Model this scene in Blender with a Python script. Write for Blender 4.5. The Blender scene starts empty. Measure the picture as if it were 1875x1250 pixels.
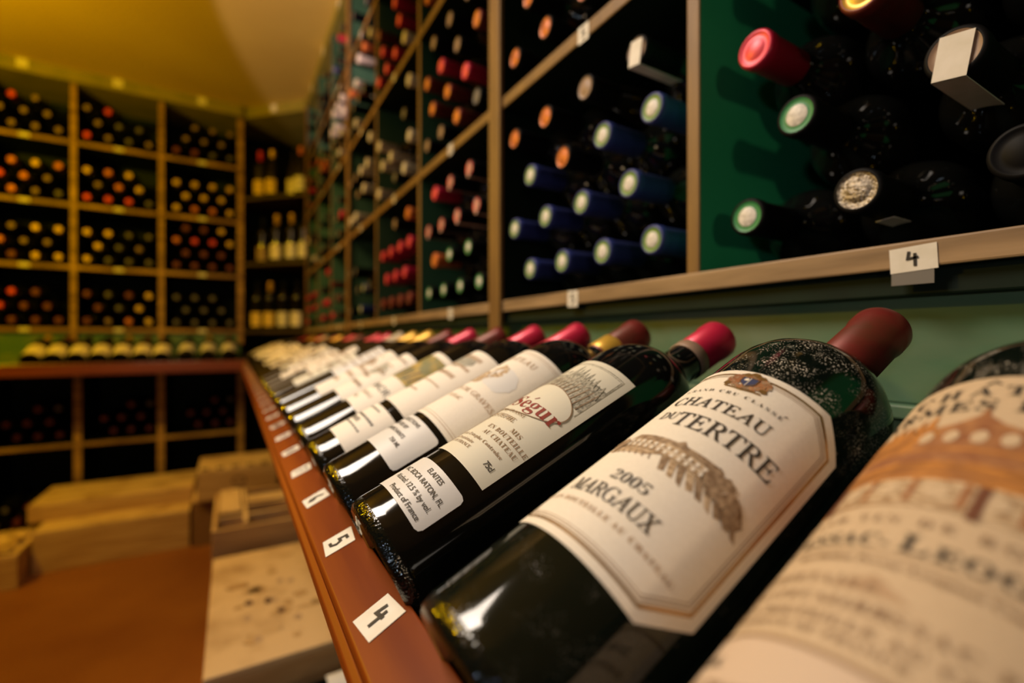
import bpy, bmesh, math, random
from mathutils import Matrix, Vector
random.seed(7)
SC = bpy.context.scene
COL = SC.collection
R = math.radians
# ------------------------------------------------------------------ camera, world, lights, exposure
H = 1.0                                     # height of the lens above the floor; heights below are given relative to it
YAW = math.atan(512.5 / 870.0)
cd = bpy.data.cameras.new('camera'); cam = bpy.data.objects.new('camera', cd); COL.objects.link(cam)
cd.sensor_width = 36.0; cd.lens = 870.0 / 1875.0 * 36.0; cd.clip_start = 0.01
cam.location = (0, 0, H); cam.rotation_euler = (R(90), 0, -YAW); SC.camera = cam
cd.shift_y = -2.0 / 1875
cd.dof.use_dof = True; cd.dof.focus_distance = 0.25; cd.dof.aperture_fstop = 3.4
world = bpy.data.worlds.new('world'); SC.world = world; world.use_nodes = True
world.node_tree.nodes['Background'].inputs[0].default_value = (1.0, 0.75, 0.45, 1)
world.node_tree.nodes['Background'].inputs[1].default_value = 0.012
SC.view_settings.view_transform = 'Standard'; SC.view_settings.look = 'None'
SC.view_settings.gamma = 1.0; SC.view_settings.use_curve_mapping = False
SC.view_settings.exposure = 0.0

def lamp(name, kind, loc, energy, color, size=0.05, target=None, spot=None, blend=0.3, size_y=None):
    d = bpy.data.lights.new(name, kind); o = bpy.data.objects.new(name, d); COL.objects.link(o)
    o.location = (loc[0], loc[1], loc[2] + H); d.energy = energy; d.color = color
    if kind == 'AREA':
        d.size = size
        if size_y: d.shape = 'RECTANGLE'; d.size_y = size_y
    else: d.shadow_soft_size = size
    if kind == 'SPOT': d.spot_size = R(spot); d.spot_blend = blend
    if target is not None:
        o.rotation_euler = (Vector((target[0], target[1], target[2] + H)) - o.location).to_track_quat('-Z', 'Y').to_euler()
    return o
k = lamp('key_lamp', 'AREA', (-0.52, 0.78, 1.18), 5.9, (1.0, 0.86, 0.71), 0.50, (0.15, 0.44, -0.05)); k.data.spread = R(85)
lamp('yellow_lamp', 'POINT', (-1.35, 2.05, 0.95), 66, (1.0, 0.60, 0.0), 0.07)
k = lamp('warm_lamp', 'AREA', (-0.50, 1.60, 1.12), 4.2, (1.0, 0.68, 0.38), 0.5, (0.22, 2.05, 0.0)); k.data.spread = R(110)
lamp('bulb_lamp', 'POINT', (-0.40, -0.86, 0.02), 5.5, (1.0, 0.70, 0.42), 0.03)
lamp('cool_lamp', 'AREA', (-0.75, -0.25, 0.05), 0.8, (0.72, 0.86, 1.0), 0.04, (0.1, 0.2, -0.1))
lamp('ceiling_spot', 'SPOT', (-0.25, 1.05, 0.75), 52, (1.0, 0.70, 0.78), 0.02, (0.45, 2.25, 1.45), 42, 0.2)
lamp('added_ceiling_fill', 'SPOT', (-0.75, 0.15, 0.85), 4, (1.0, 0.62, 0.38), 0.05, (-0.55, 0.30, 1.45), 95, 0.5)  # unseen lamp added so the ceiling glows and reflects in the bottles

# ------------------------------------------------------------------ materials
MATS = {}
def M(name, col, rough=0.6, metal=0.0, noise=None, scale=30.0, col2=None, bump=0.0, coat=0.0, spec=0.5, stretch=None, detail=6.0, ramp=(0.35, 0.65), sheen=0.0):
    if name in MATS: return MATS[name]
    m = bpy.data.materials.new(name); m.use_nodes = True; nt = m.node_tree
    b = nt.nodes['Principled BSDF']
    b.inputs['Base Color'].default_value = (*col, 1); b.inputs['Roughness'].default_value = rough
    b.inputs['Metallic'].default_value = metal; b.inputs['Coat Weight'].default_value = coat
    b.inputs['Coat Roughness'].default_value = 0.08
    b.inputs['Specular IOR Level'].default_value = spec
    tc = nt.nodes.new('ShaderNodeTexCoord'); mp = nt.nodes.new('ShaderNodeMapping')
    nt.links.new(tc.outputs['Object'], mp.inputs[0])
    if stretch: mp.inputs['Scale'].default_value = stretch
    n = nt.nodes.new('ShaderNodeTexNoise'); n.inputs['Scale'].default_value = scale; n.inputs['Detail'].default_value = detail
    nt.links.new(mp.outputs[0], n.inputs['Vector'])
    if col2 is not None:
        r = nt.nodes.new('ShaderNodeValToRGB')
        r.color_ramp.elements[0].position = ramp[0]; r.color_ramp.elements[1].position = ramp[1]
        r.color_ramp.elements[0].color = (*col, 1); r.color_ramp.elements[1].color = (*col2, 1)
        nt.links.new(n.outputs['Fac'], r.inputs[0]); nt.links.new(r.outputs[0], b.inputs['Base Color'])
    if bump:
        bp = nt.nodes.new('ShaderNodeBump'); bp.inputs['Strength'].default_value = bump; bp.inputs['Distance'].default_value = 0.002
        nt.links.new(n.outputs['Fac'], bp.inputs['Height']); nt.links.new(bp.outputs[0], b.inputs['Normal'])
    MATS[name] = m
    return m
wood_edge = M('worn_tan_wood', (0.22, 0.115, 0.028), 0.55, scale=40, col2=(0.15, 0.075, 0.022), bump=0.25, stretch=(1, 1, 0.25))
wood_shelf = M('worn_brown_shelf_wood', (0.36, 0.235, 0.125), 0.55, scale=60, col2=(0.20, 0.125, 0.065), bump=0.3, stretch=(1, 0.12, 1))
wood_far = M('far_shelf_wood', (0.46, 0.27, 0.08), 0.55, scale=40, col2=(0.18, 0.09, 0.035), bump=0.2, stretch=(0.15, 1, 1))
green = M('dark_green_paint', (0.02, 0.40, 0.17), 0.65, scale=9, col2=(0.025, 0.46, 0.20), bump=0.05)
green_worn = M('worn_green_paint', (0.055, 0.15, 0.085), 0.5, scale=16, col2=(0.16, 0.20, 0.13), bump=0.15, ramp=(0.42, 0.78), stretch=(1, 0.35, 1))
green_soft = M('greyish_green_paint', (0.03, 0.10, 0.045), 0.6, scale=9, col2=(0.05, 0.13, 0.06))  # greyer green for the dividers farther along the rack
green_black = M('shade_black_green_paint', (0.002, 0.007, 0.004), 0.6, scale=9, col2=(0.003, 0.010, 0.006), spec=0.2)  # rack green taken near black, cell and underside shade put into the colour
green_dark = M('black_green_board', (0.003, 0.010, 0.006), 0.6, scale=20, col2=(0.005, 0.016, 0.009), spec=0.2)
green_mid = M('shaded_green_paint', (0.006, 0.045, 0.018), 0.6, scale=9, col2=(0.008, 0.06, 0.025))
trim_green = M('olive_green_trim', (0.22, 0.20, 0.03), 0.4, scale=12, col2=(0.30, 0.25, 0.05))
varnish = M('red_brown_varnished_wood', (0.25, 0.055, 0.003), 0.42, scale=30, col2=(0.14, 0.022, 0.003), spec=0.2, coat=0.0, stretch=(1, 0.06, 1), bump=0.08)
varnish_far = M('red_brown_varnished_edge', (0.21, 0.05, 0.018), 0.35, scale=30, col2=(0.13, 0.025, 0.01), coat=0.3, stretch=(0.06, 1, 1), bump=0.05)
sticker = M('white_sticker_paper', (0.78, 0.74, 0.68), 0.6, scale=80, col2=(0.70, 0.66, 0.58))
marker = M('black_marker_ink', (0.015, 0.012, 0.012), 0.5)
tape = M('clear_tape', (0.20, 0.19, 0.18), 0.25)
dark_wood = M('dark_stained_shelf', (0.05, 0.028, 0.012), 0.6, scale=20, col2=(0.03, 0.016, 0.008))
crate = M('raw_pine_case', (0.66, 0.46, 0.25), 0.65, scale=9, col2=(0.35, 0.20, 0.08), bump=0.2, ramp=(0.45, 0.75))
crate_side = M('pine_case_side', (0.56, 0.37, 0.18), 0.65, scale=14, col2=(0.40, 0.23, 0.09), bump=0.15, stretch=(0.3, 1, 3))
crate_ink = M('branded_brown_ink', (0.10, 0.045, 0.025), 0.7)
crate_dark = M('case_inside_shade', (0.05, 0.03, 0.02), 0.8)
plaster = M('yellow_plaster', (0.64, 0.47, 0.10), 0.9, scale=3, col2=(0.60, 0.43, 0.09))
wall_m = M('back_plaster', (0.10, 0.06, 0.03), 0.9, scale=3, col2=(0.08, 0.05, 0.025))
floor_m = M('terracotta_floor', (0.20, 0.065, 0.018), 0.45, scale=2.2, col2=(0.27, 0.10, 0.028), bump=0.05)
# glass, foil, paper
glass = M('black_green_glass', (0.004, 0.0042, 0.0038), 0.08, scale=60, spec=0.5)
glass2 = M('dark_brown_glass', (0.006, 0.005, 0.003), 0.08, scale=60, spec=0.5)
def dusty(name, base):
    m = bpy.data.materials.new(name); m.use_nodes = True; nt = m.node_tree; L = nt.links
    b = nt.nodes['Principled BSDF']; b.inputs['Roughness'].default_value = 0.08
    tc = nt.nodes.new('ShaderNodeTexCoord')
    v = nt.nodes.new('ShaderNodeTexNoise'); v.inputs['Scale'].default_value = 1500; v.inputs['Detail'].default_value = 0
    n = nt.nodes.new('ShaderNodeTexNoise'); n.inputs['Scale'].default_value = 95; n.inputs['Detail'].default_value = 8
    L.new(tc.outputs['Object'], v.inputs['Vector']); L.new(tc.outputs['Object'], n.inputs['Vector'])
    a = nt.nodes.new('ShaderNodeMapRange'); a.inputs[1].default_value = 0.64; a.inputs[2].default_value = 0.70; L.new(v.outputs['Fac'], a.inputs[0])
    c = nt.nodes.new('ShaderNodeMapRange'); c.inputs[1].default_value = 0.46; c.inputs[2].default_value = 0.66; L.new(n.outputs['Fac'], c.inputs[0])
    mu = nt.nodes.new('ShaderNodeMath'); mu.operation = 'MULTIPLY'; L.new(a.outputs[0], mu.inputs[0]); L.new(c.outputs[0], mu.inputs[1])
    sx = nt.nodes.new('ShaderNodeSeparateXYZ'); L.new(tc.outputs['Object'], sx.inputs[0])
    zr = nt.nodes.new('ShaderNodeMapRange'); zr.inputs[1].default_value = 0.15; zr.inputs[2].default_value = 0.18; zr.inputs[3].default_value = 0.06; L.new(sx.outputs['Z'], zr.inputs[0])
    cz = nt.nodes.new('ShaderNodeMath'); cz.operation = 'MULTIPLY'; L.new(c.outputs[0], cz.inputs[0]); L.new(zr.outputs[0], cz.inputs[1]); c = cz
    L.new(cz.outputs[0], mu.inputs[1])
    mx = nt.nodes.new('ShaderNodeMixRGB'); mx.inputs[1].default_value = (*base, 1); mx.inputs[2].default_value = (0.80, 0.74, 0.64, 1)
    L.new(mu.outputs[0], mx.inputs[0])
    mx2 = nt.nodes.new('ShaderNodeMixRGB'); mx2.inputs[2].default_value = (0.09, 0.06, 0.04, 1); L.new(mx.outputs[0], mx2.inputs[1])
    m3 = nt.nodes.new('ShaderNodeMath'); m3.operation = 'MULTIPLY'; m3.inputs[1].default_value = 0.07; L.new(c.outputs[0], m3.inputs[0]); L.new(m3.outputs[0], mx2.inputs[0])
    L.new(mx2.outputs[0], b.inputs['Base Color'])
    rr = nt.nodes.new('ShaderNodeMapRange'); rr.inputs[3].default_value = 0.07; rr.inputs[4].default_value = 0.16; L.new(c.outputs[0], rr.inputs[0]); L.new(rr.outputs[0], b.inputs['Roughness'])
    bp = nt.nodes.new('ShaderNodeBump'); bp.inputs['Strength'].default_value = 0.35; bp.inputs['Distance'].default_value = 0.0004
    L.new(mu.outputs[0], bp.inputs['Height']); L.new(bp.outputs[0], b.inputs['Normal'])
    return m
glass_dust = dusty('dusty_black_glass', (0.004, 0.007, 0.005))
FO = dict(
 navy=M('navy_foil', (0.022, 0.036, 0.20), 0.5),
 crimson=M('crimson_foil', (0.52, 0.012, 0.055), 0.38, metal=0.25, coat=0.2),
 maroon=M('maroon_foil', (0.17, 0.018, 0.015), 0.4, metal=0.25, scale=45, col2=(0.11, 0.03, 0.015), bump=0.1),
 black=M('black_foil', (0.004, 0.004, 0.005), 0.55, spec=0.12),
 gold=M('gold_foil', (0.70, 0.42, 0.06), 0.35, metal=0.4),
 cream=M('cream_foil', (0.62, 0.52, 0.38), 0.5),
 orange=M('orange_foil', (0.55, 0.13, 0.03), 0.45, metal=0.2),
 brown=M('brown_foil', (0.10, 0.03, 0.02), 0.4, metal=0.2),
 green=M('green_disc', (0.02, 0.22, 0.07), 0.5), lime=M('lime_green_disc', (0.12, 0.24, 0.04), 0.5),
 white=M('white_disc', (0.75, 0.72, 0.68), 0.5, scale=300, col2=(0.5, 0.48, 0.45)),
 copper=M('copper_disc', (0.45, 0.13, 0.045), 0.4, metal=0.3),
 tan=M('tan_disc', (0.28, 0.18, 0.12), 0.5), pink_paper=M('pink_cream_paper', (0.55, 0.33, 0.27), 0.6), pink=M('pink_disc', (0.70, 0.06, 0.10), 0.4, metal=0.2),
 silver=M('embossed_silver', (0.38, 0.34, 0.29), 0.3, metal=0.8, scale=500, col2=(0.10, 0.08, 0.06), bump=0.6),
 dim=M('dim_red_disc', (0.16, 0.03, 0.03), 0.5), grey=M('grey_disc', (0.12, 0.11, 0.11), 0.5),
 orb=M('orange_disc', (0.60, 0.19, 0.04), 0.4, metal=0.2), yel=M('yellow_disc', (0.66, 0.45, 0.08), 0.4, metal=0.2))
paper = M('cream_label_paper', (0.85, 0.78, 0.68), 0.62, scale=700, col2=(0.81, 0.74, 0.64), bump=0.02)
paper_w = M('white_label_paper', (0.72, 0.70, 0.68), 0.45)
paper_g = M('grey_cream_label_paper', (0.70, 0.66, 0.54), 0.6)
paper_y = M('yellow_label_paper', (0.72, 0.50, 0.10), 0.6)
ink = M('dark_label_ink', (0.045, 0.035, 0.025), 0.6)
ink_b = M('brown_label_ink', (0.30, 0.19, 0.11), 0.6)
ink_l = M('light_brown_label_ink', (0.46, 0.31, 0.19), 0.6)
ink_r = M('dark_red_label_ink', (0.26, 0.035, 0.02), 0.6)
ink_gold = M('gold_label_line', (0.42, 0.24, 0.08), 0.25, metal=0.6)
ink_blue = M('blue_shield_ink', (0.05, 0.06, 0.14), 0.5)
paper_t = M('dimmed_cream_label_paper', (0.60, 0.46, 0.31), 0.6, scale=700, col2=(0.56, 0.42, 0.28), bump=0.02)  # cream darkened: dimmer light on the closest bottle put into its paper
engr = M('sepia_engraving', (0.34, 0.22, 0.12), 0.6, scale=330, col2=(0.62, 0.47, 0.31), ramp=(0.40, 0.60), stretch=(1, 1, 2))
engr_d = M('dark_sepia_engraving', (0.22, 0.14, 0.08), 0.6, scale=420, col2=(0.42, 0.30, 0.19), ramp=(0.40, 0.62))
engr_g = M('grey_engraving', (0.19, 0.18, 0.14), 0.6, scale=520, col2=(0.52, 0.48, 0.38), ramp=(0.38, 0.62), stretch=(2, 1, 1))
engr_o = M('orange_wash', (0.52, 0.22, 0.05), 0.6, scale=150, col2=(0.34, 0.14, 0.04), ramp=(0.38, 0.66))
engr_br = M('russet_wash', (0.28, 0.11, 0.045), 0.6, scale=200, col2=(0.42, 0.20, 0.08), ramp=(0.40, 0.66))
grass_art = M('ochre_field_print', (0.45, 0.30, 0.06), 0.6, scale=80, col2=(0.20, 0.19, 0.07), ramp=(0.4, 0.6))

# ------------------------------------------------------------------ mesh helpers
def link(name, me, parent=None, mat=None, label=None):
    o = bpy.data.objects.new(name, me); COL.objects.link(o)
    if mat is not None: me.materials.append(mat)
    if parent is not None: o.parent = parent
    if label: o['label'] = label
    return o
def tag(o, label, cat, group=None, kind=None):
    o['label'] = label; o['category'] = cat
    if group: o['group'] = group
    if kind: o['kind'] = kind
    return o
def empty(name, loc=(0, 0, 0)):
    o = bpy.data.objects.new(name, None); COL.objects.link(o); o.location = loc; o.empty_display_size = 0.05
    return o
def bmbox(bm, x, y, h, mi=0, bev=0.0):
    """box from ranges in room coordinates, heights relative to the lens"""
    r = bmesh.ops.create_cube(bm, size=1.0)
    vs = r['verts']
    for v in vs:
        v.co = Vector(((x[0] + x[1]) / 2 + v.co.x * (x[1] - x[0]), (y[0] + y[1]) / 2 + v.co.y * (y[1] - y[0]), H + (h[0] + h[1]) / 2 + v.co.z * (h[1] - h[0])))
    fs = set(f for v in vs for f in v.link_faces)
    for f in fs: f.material_index = mi
    if bev:
        es = list(set(e for v in vs for e in v.link_edges))
        rr = bmesh.ops.bevel(bm, geom=es, offset=bev, segments=2, affect='EDGES', profile=0.5)
        for f in rr['faces']: f.material_index = mi
def mesh_of(bm, name, mats=()):
    me = bpy.data.meshes.new(name); bm.normal_update(); bm.to_mesh(me); bm.free()
    for m in mats: me.materials.append(m)
    return me
def box(name, x, y, h, mat, parent=None, bev=0.0015, label=None):
    bm = bmesh.new(); bmbox(bm, x, y, h, 0, bev)
    o = link(name, mesh_of(bm, name, [mat]), parent, None, label)
    return o
def lathe(name, prof, mats, seg=32, cap0=True, cap1=True):
    """prof: list of (r, z, mat index); closed at both ends"""
    bm = bmesh.new(); rings = []
    for (r, z, mi) in prof:
        if r < 1e-6: rings.append([bm.verts.new((0, 0, z))])
        else: rings.append([bm.verts.new((r * math.cos(2 * math.pi * k / seg), r * math.sin(2 * math.pi * k / seg), z)) for k in range(seg)])
    for i in range(len(rings) - 1):
        a, b = rings[i], rings[i + 1]; mi = prof[i + 1][2]
        for k in range(seg):
            k2 = (k + 1) % seg
            if len(a) == 1 and len(b) == 1: continue
            if len(a) == 1: f = bm.faces.new((a[0], b[k2], b[k]))
            elif len(b) == 1: f = bm.faces.new((a[k], a[k2], b[0]))
            else: f = bm.faces.new((a[k], a[k2], b[k2], b[k]))
            f.material_index = mi; f.smooth = True
    bmesh.ops.recalc_face_normals(bm, faces=bm.faces)
    return mesh_of(bm, name, mats)
def bordeaux(r=0.039, L=0.30, nr=0.0138, sh=0.19):
    return [(0, 0.007, 0), (r * .6, 0.006, 0), (r * .80, 0.001, 0), (r * .90, 0.0, 0), (r * .97, 0.002, 0), (r, 0.007, 0), (r, 0.012, 0), (r, sh * .5, 0), (r, sh, 0),
            (r * .985, sh + .009, 0), (r * .93, sh + .018, 0), (r * .83, sh + .026, 0), (r * .69, sh + .033, 0), (r * .54, sh + .038, 0), (nr * 1.18, sh + .045, 0), (nr * 1.05, sh + .054, 0),
            (nr, sh + .07, 0), (nr, L - .006, 0), (nr, L - .003, 0), (0, L - .003, 0)]
def burgundy(r=0.041, L=0.30, nr=0.0140):
    return [(0, 0.007, 0), (r * .6, 0.006, 0), (r * .82, 0.001, 0), (r * .92, 0.0, 0), (r, 0.007, 0), (r, 0.06, 0), (r, 0.13, 0), (r * .97, .15, 0), (r * .88, .17, 0), (r * .72, .192, 0), (r * .54, .212, 0),
            (nr * 1.3, .232, 0), (nr * 1.08, .25, 0), (nr, .27, 0), (nr, L - .003, 0), (0, L - .003, 0)]
def capsule_prof(L=0.30, nr=0.0138, z0=0.235):
    r = nr + .0012
    return [(r - .001, z0, 0), (r, z0 + .0005, 0), (r, L - .012, 0), (r + .0009, L - .0105, 0), (r + .0009, L - .0025, 0), (r + .0002, L - .0006, 0), (r - .0012, L, 0),
            (r * .86, L, 0), (r * .82, L - .0006, 1), (r * .55, L - .0006, 1), (r * .53, L - .0004, 2), (0, L - .0003, 2)]
LOWSEG = 24
ME_BODY = lathe('bottle_glass', bordeaux(), [glass], LOWSEG)
ME_BURG = lathe('burgundy_glass', burgundy(), [glass2], LOWSEG)
glass_foot = M('stippled_glass_foot', (0.003, 0.005, 0.004), 0.12, scale=700, bump=0.3, detail=1.0)
def foot(pr): return [(r_, z_, 1 if .0005 < z_ < .0075 and r_ > .034 else m_) for (r_, z_, m_) in pr]
HI_BODY = lathe('bottle_glass_near', foot(bordeaux(r=0.0395)), [glass, glass_foot], 96)
HI_DUST = lathe('bottle_glass_dusty', foot(bordeaux(r=0.0400)), [glass_dust, glass_foot], 128)
CAPS = {}
CT = dict(  # code: (foil, ring, centre, wording)
 b=('navy', 'lime', 'white', 'navy-capped'), g=('black', 'green', 'white', 'green-disc-capped'), r=('crimson', 'pink', 'pink', 'crimson-capped'),
 d=('maroon', 'dim', 'dim', 'maroon-capped'), o=('orange', 'orb', 'orb', 'orange-capped'), j=('maroon', 'orb', 'orb', 'maroon-and-orange-capped'),
 c=('black', 'copper', 'copper', 'copper-disc-capped'), y=('gold', 'yel', 'yel', 'gold-capped'), k=('black', 'grey', 'grey', 'black-capped'),
 s=('black', 'silver', 'silver', 'silver-disc-capped'), t=('black', 'tan', 'tan', 'tan-disc-capped'), w=('cream', 'white', 'white', 'cream-capped'), x=('black', 'tan', 'black', 'paper-stripped'), z=('black', 'black', 'black', 'all-black'),
 p=('black', 'pink', 'cream', 'pink-striped'), q=('maroon', 'gold', 'yel', 'gold-and-red-capped'))
def cap_mesh(code, hi=False):
    k = (code, hi)
    if k not in CAPS:
        f, a, c, _ = CT[code]
        CAPS[k] = lathe('capsule_' + code, capsule_prof(), [FO[f], FO[a], FO[c]], 64 if hi else LOWSEG)
    return CAPS[k]
def orient(X, Y, Zv, loc):
    m = Matrix((X, Y, Zv)).transposed().to_4x4(); m.translation = Vector(loc); return m

# ------------------------------------------------------------------ flat print -> label meshes
def mathfont(s, base_u, base_l):
    o = ''
    for ch in s:
        if 'A' <= ch <= 'Z': o += chr(base_u + ord(ch) - 65)
        elif ch == 'h' and base_l == 0x1D44E: o += '\u210e'
        elif 'a' <= ch <= 'z': o += chr(base_l + ord(ch) - 97)
        elif '0' <= ch <= '9': o += chr(0x1D7CE + ord(ch) - 48)
        else: o += ch
    return o
def text_bm(s, style='serif', cap=0.006, space=1.0, shear=None, offset=0.0):
    c = bpy.data.curves.new('t', 'FONT')
    sh = 0.0
    if style == 'serif': body = mathfont(s, 0x1D434, 0x1D44E); sh = -0.25; offset = offset or 0.008
    elif style == 'ital': body = mathfont(s, 0x1D434, 0x1D44E); offset = offset or 0.006
    elif style == 'bold': body = mathfont(s, 0x1D400, 0x1D41A)
    else: body = s
    if shear is not None: sh = shear
    c.body = body; c.size = 1.0; c.shear = sh; c.space_character = space; c.align_x = 'CENTER'; c.resolution_u = 3; c.offset = offset
    o = bpy.data.objects.new('t', c); COL.objects.link(o)
    dg = bpy.context.evaluated_depsgraph_get(); dg.update()
    me = bpy.data.meshes.new_from_object(o.evaluated_get(dg))
    bm = bmesh.new(); bm.from_mesh(me)
    bpy.data.objects.remove(o); bpy.data.curves.remove(c); bpy.data.meshes.remove(me)
    k = cap / 0.69
    for v in bm.verts: v.co = Vector((v.co.x * k, v.co.y * k, 0))
    return bm
def poly_bm(pts):
    bm = bmesh.new(); vs = [bm.verts.new((p[0], p[1], 0)) for p in pts]
    f = bm.faces.new(vs); bmesh.ops.triangulate(bm, faces=[f]); return bm
def line_bm(pts, w, closed=False):
    bm = bmesh.new(); n = len(pts)
    P2 = [Vector((p[0], p[1])) for p in pts]; L1, L2 = [], []
    for i in range(n):
        if closed: a, b = P2[i - 1], P2[(i + 1) % n]; 
        else: a, b = P2[max(0, i - 1)], P2[min(n - 1, i + 1)]
        d1 = (P2[i] - a).normalized() if (P2[i] - a).length > 1e-9 else (b - P2[i]).normalized()
        d2 = (b - P2[i]).normalized() if (b - P2[i]).length > 1e-9 else d1
        nrm = Vector((-(d1 + d2).y, (d1 + d2).x)).normalized(); k = 1.0 / max(0.5, abs(nrm.dot(Vector((-d1.y, d1.x)))))
        L1.append(bm.verts.new((*(P2[i] + nrm * w / 2 * k), 0))); L2.append(bm.verts.new((*(P2[i] - nrm * w / 2 * k), 0)))
    for i in range(n if closed else n - 1):
        j = (i + 1) % n; bm.faces.new((L1[i], L2[i], L2[j], L1[j]))
    return bm
HAND = {'4': [[(-.18, .5), (-.27, .02), (.30, .06)], [(.12, .34), (.10, -.5)]], '5': [[(.25, .48), (-.14, .44), (-.2, .06), (.12, .1), (.26, -.14), (.12, -.42), (-.25, -.46)]],
        '6': [[(.16, .5), (-.16, .1), (-.18, -.3), (.1, -.46), (.2, -.2), (0, -.04), (-.17, -.16)]], '7': [[(-.25, .42), (.24, .44), (.0, -.48)], [(-.12, 0), (.22, .02)]]}
class Print:
    """flat artwork in label coordinates (u across, v along the bottle), wrapped onto a cylinder when built"""
    def __init__(s): s.items = []
    def add(s, bm, mat, layer=1, move=(0, 0), rot=0.0):
        if rot: bmesh.ops.rotate(bm, verts=bm.verts, cent=(0, 0, 0), matrix=Matrix.Rotation(rot, 3, 'Z'))
        for v in bm.verts: v.co.x += move[0]; v.co.y += move[1]
        s.items.append((bm, mat, layer))
    def text(s, t, u, v, cap, mat=None, style='serif', layer=3, arch=0.0, squeeze=1.0, **k):
        bm = text_bm(t, style, cap, **k)
        for w in bm.verts: w.co.x *= squeeze; w.co.y += -arch * w.co.x ** 2
        s.add(bm, mat or ink, layer, (u, v))
    def digit(s, t, size):
        if t in HAND:
            for st in HAND[t]: s.line([(x * size, y * size) for x, y in st], size * .17, marker, 2)
        elif t: s.text(t, 0, -size * .42, size * .85, marker, style='hand', layer=2, offset=.04)
    def poly(s, pts, mat, layer=1): s.add(poly_bm(pts), mat, layer)
    def line(s, pts, w, mat, layer=2, closed=False): s.add(line_bm(pts, w, closed), mat, layer)
    def rect(s, u0, v0, u1, v1, mat, layer=1): s.poly([(u0, v0), (u1, v0), (u1, v1), (u0, v1)], mat, layer)
    def blob(s, u, v, ru, rv, mat, layer=2, n=26, rag=0.25, seed=0):
        rnd = random.Random(seed + int(u * 1e5) + int(v * 1e6))
        s.poly([(u + ru * math.cos(a) * (1 + rnd.uniform(-rag, rag)), v + rv * math.sin(a) * (1 + rnd.uniform(-rag, rag))) for a in [2 * math.pi * i / n for i in range(n)]], mat, layer)
    def build(s, name, parent, radius=None, v_off=0.0, roll=0.0, base=0.0004, lay=0.00009, step=0.004, label=None, flat=None):
        mats = []; out = bmesh.new()
        for bm, mat, layer in s.items:
            if mat not in mats: mats.append(mat)
            mi = mats.index(mat)
            if radius:
                us = [v.co.x for v in bm.verts]
                if not us: continue
                k = math.ceil(min(us) / step)
                while k * step < max(us):
                    g = list(bm.verts) + list(bm.edges) + list(bm.faces)
                    bmesh.ops.bisect_plane(bm, geom=g, dist=1e-7, plane_co=(k * step, 0, 0), plane_no=(1, 0, 0)); k += 1
            vm = {}
            for v in bm.verts:
                u, w = v.co.x, v.co.y
                if radius:
                    rr = radius + base + lay * layer; a = u / radius + roll
                    p = (rr * math.sin(a), -rr * math.cos(a), w + v_off)
                else: p = flat(u, w, base + lay * layer)
                vm[v] = out.verts.new(p)
            for f in bm.faces:
                try: nf = out.faces.new([vm[v] for v in f.verts]); nf.material_index = mi; nf.smooth = bool(radius)
                except ValueError: pass
            bm.free()
        return link(name, mesh_of(out, name, mats), parent, None, label)
def inset_oct(w, h, c, d, bottom=True):
    """chamfered label outline, inset by d"""
    x, y = w / 2 - d, h - d; k = c - d * 0.42; b = d
    return [(-x, b + k), (-x + k, b), (x - k, b), (x, b + k), (x, y - k), (x - k, y), (-x + k, y), (-x, y - k)]

# ------------------------------------------------------------------ room shell
def struct(name, x, y, h, mat):
    o = box(name, x, y, h, mat, None, 0.0); o['kind'] = 'structure'; return o
XW, YW, CE = 0.72, 3.76, 1.455
struct('floor', (-3.0, XW + .05), (-2.2, YW + .05), (-1.05, -1.0), floor_m)
struct('ceiling', (-3.0, XW + .05), (-2.2, YW + .05), (CE, CE + .05), plaster)
struct('wall_right', (XW + .003, XW + .053), (-2.2, YW + .05), (-1.0, CE), wall_m)
struct('wall_back', (-3.0, XW), (YW + .003, YW + .053), (-1.0, CE), wall_m)
struct('wall_left', (-3.05, -3.0), (-2.2, YW + .05), (-1.0, CE), wall_m)
struct('wall_front', (-3.0, XW), (-2.25, -2.2), (-1.0, CE), wall_m)

# ------------------------------------------------------------------ racks
FX, FY = 0.39, 3.42                         # front planes of the right rack and of the far rack
PX = lambda k: 0.312 + 0.397 * k            # right rack dividers (along y)
SH = [0.057, 0.395, 0.733, 1.071]
HT = 1.40
def number_sticker(parent, cx, cy, ch, w, h, digit, face='x', tilt=0.0, hang=True, desc='white sticker'):
    """paper sticker on a shelf edge; face 'x' looks along -x, 'y' along -y"""
    p = Print(); p.poly([(-w/2, -h/2), (w/2, -h/2), (w/2, h/2), (-w/2, h/2)], sticker, 0)
    p.digit(digit, h * .62)
    ct, st = math.cos(tilt), math.sin(tilt)
    def fl(u, v, d):
        u, v = u * ct - v * st, u * st + v * ct
        return (cx - d, cy - u, H + ch + v) if face == 'x' else (cx + u, cy - d, H + ch + v)
    return p.build('number_sticker', parent, None, flat=fl, base=0.0006, lay=0.0002, label=desc)

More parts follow.
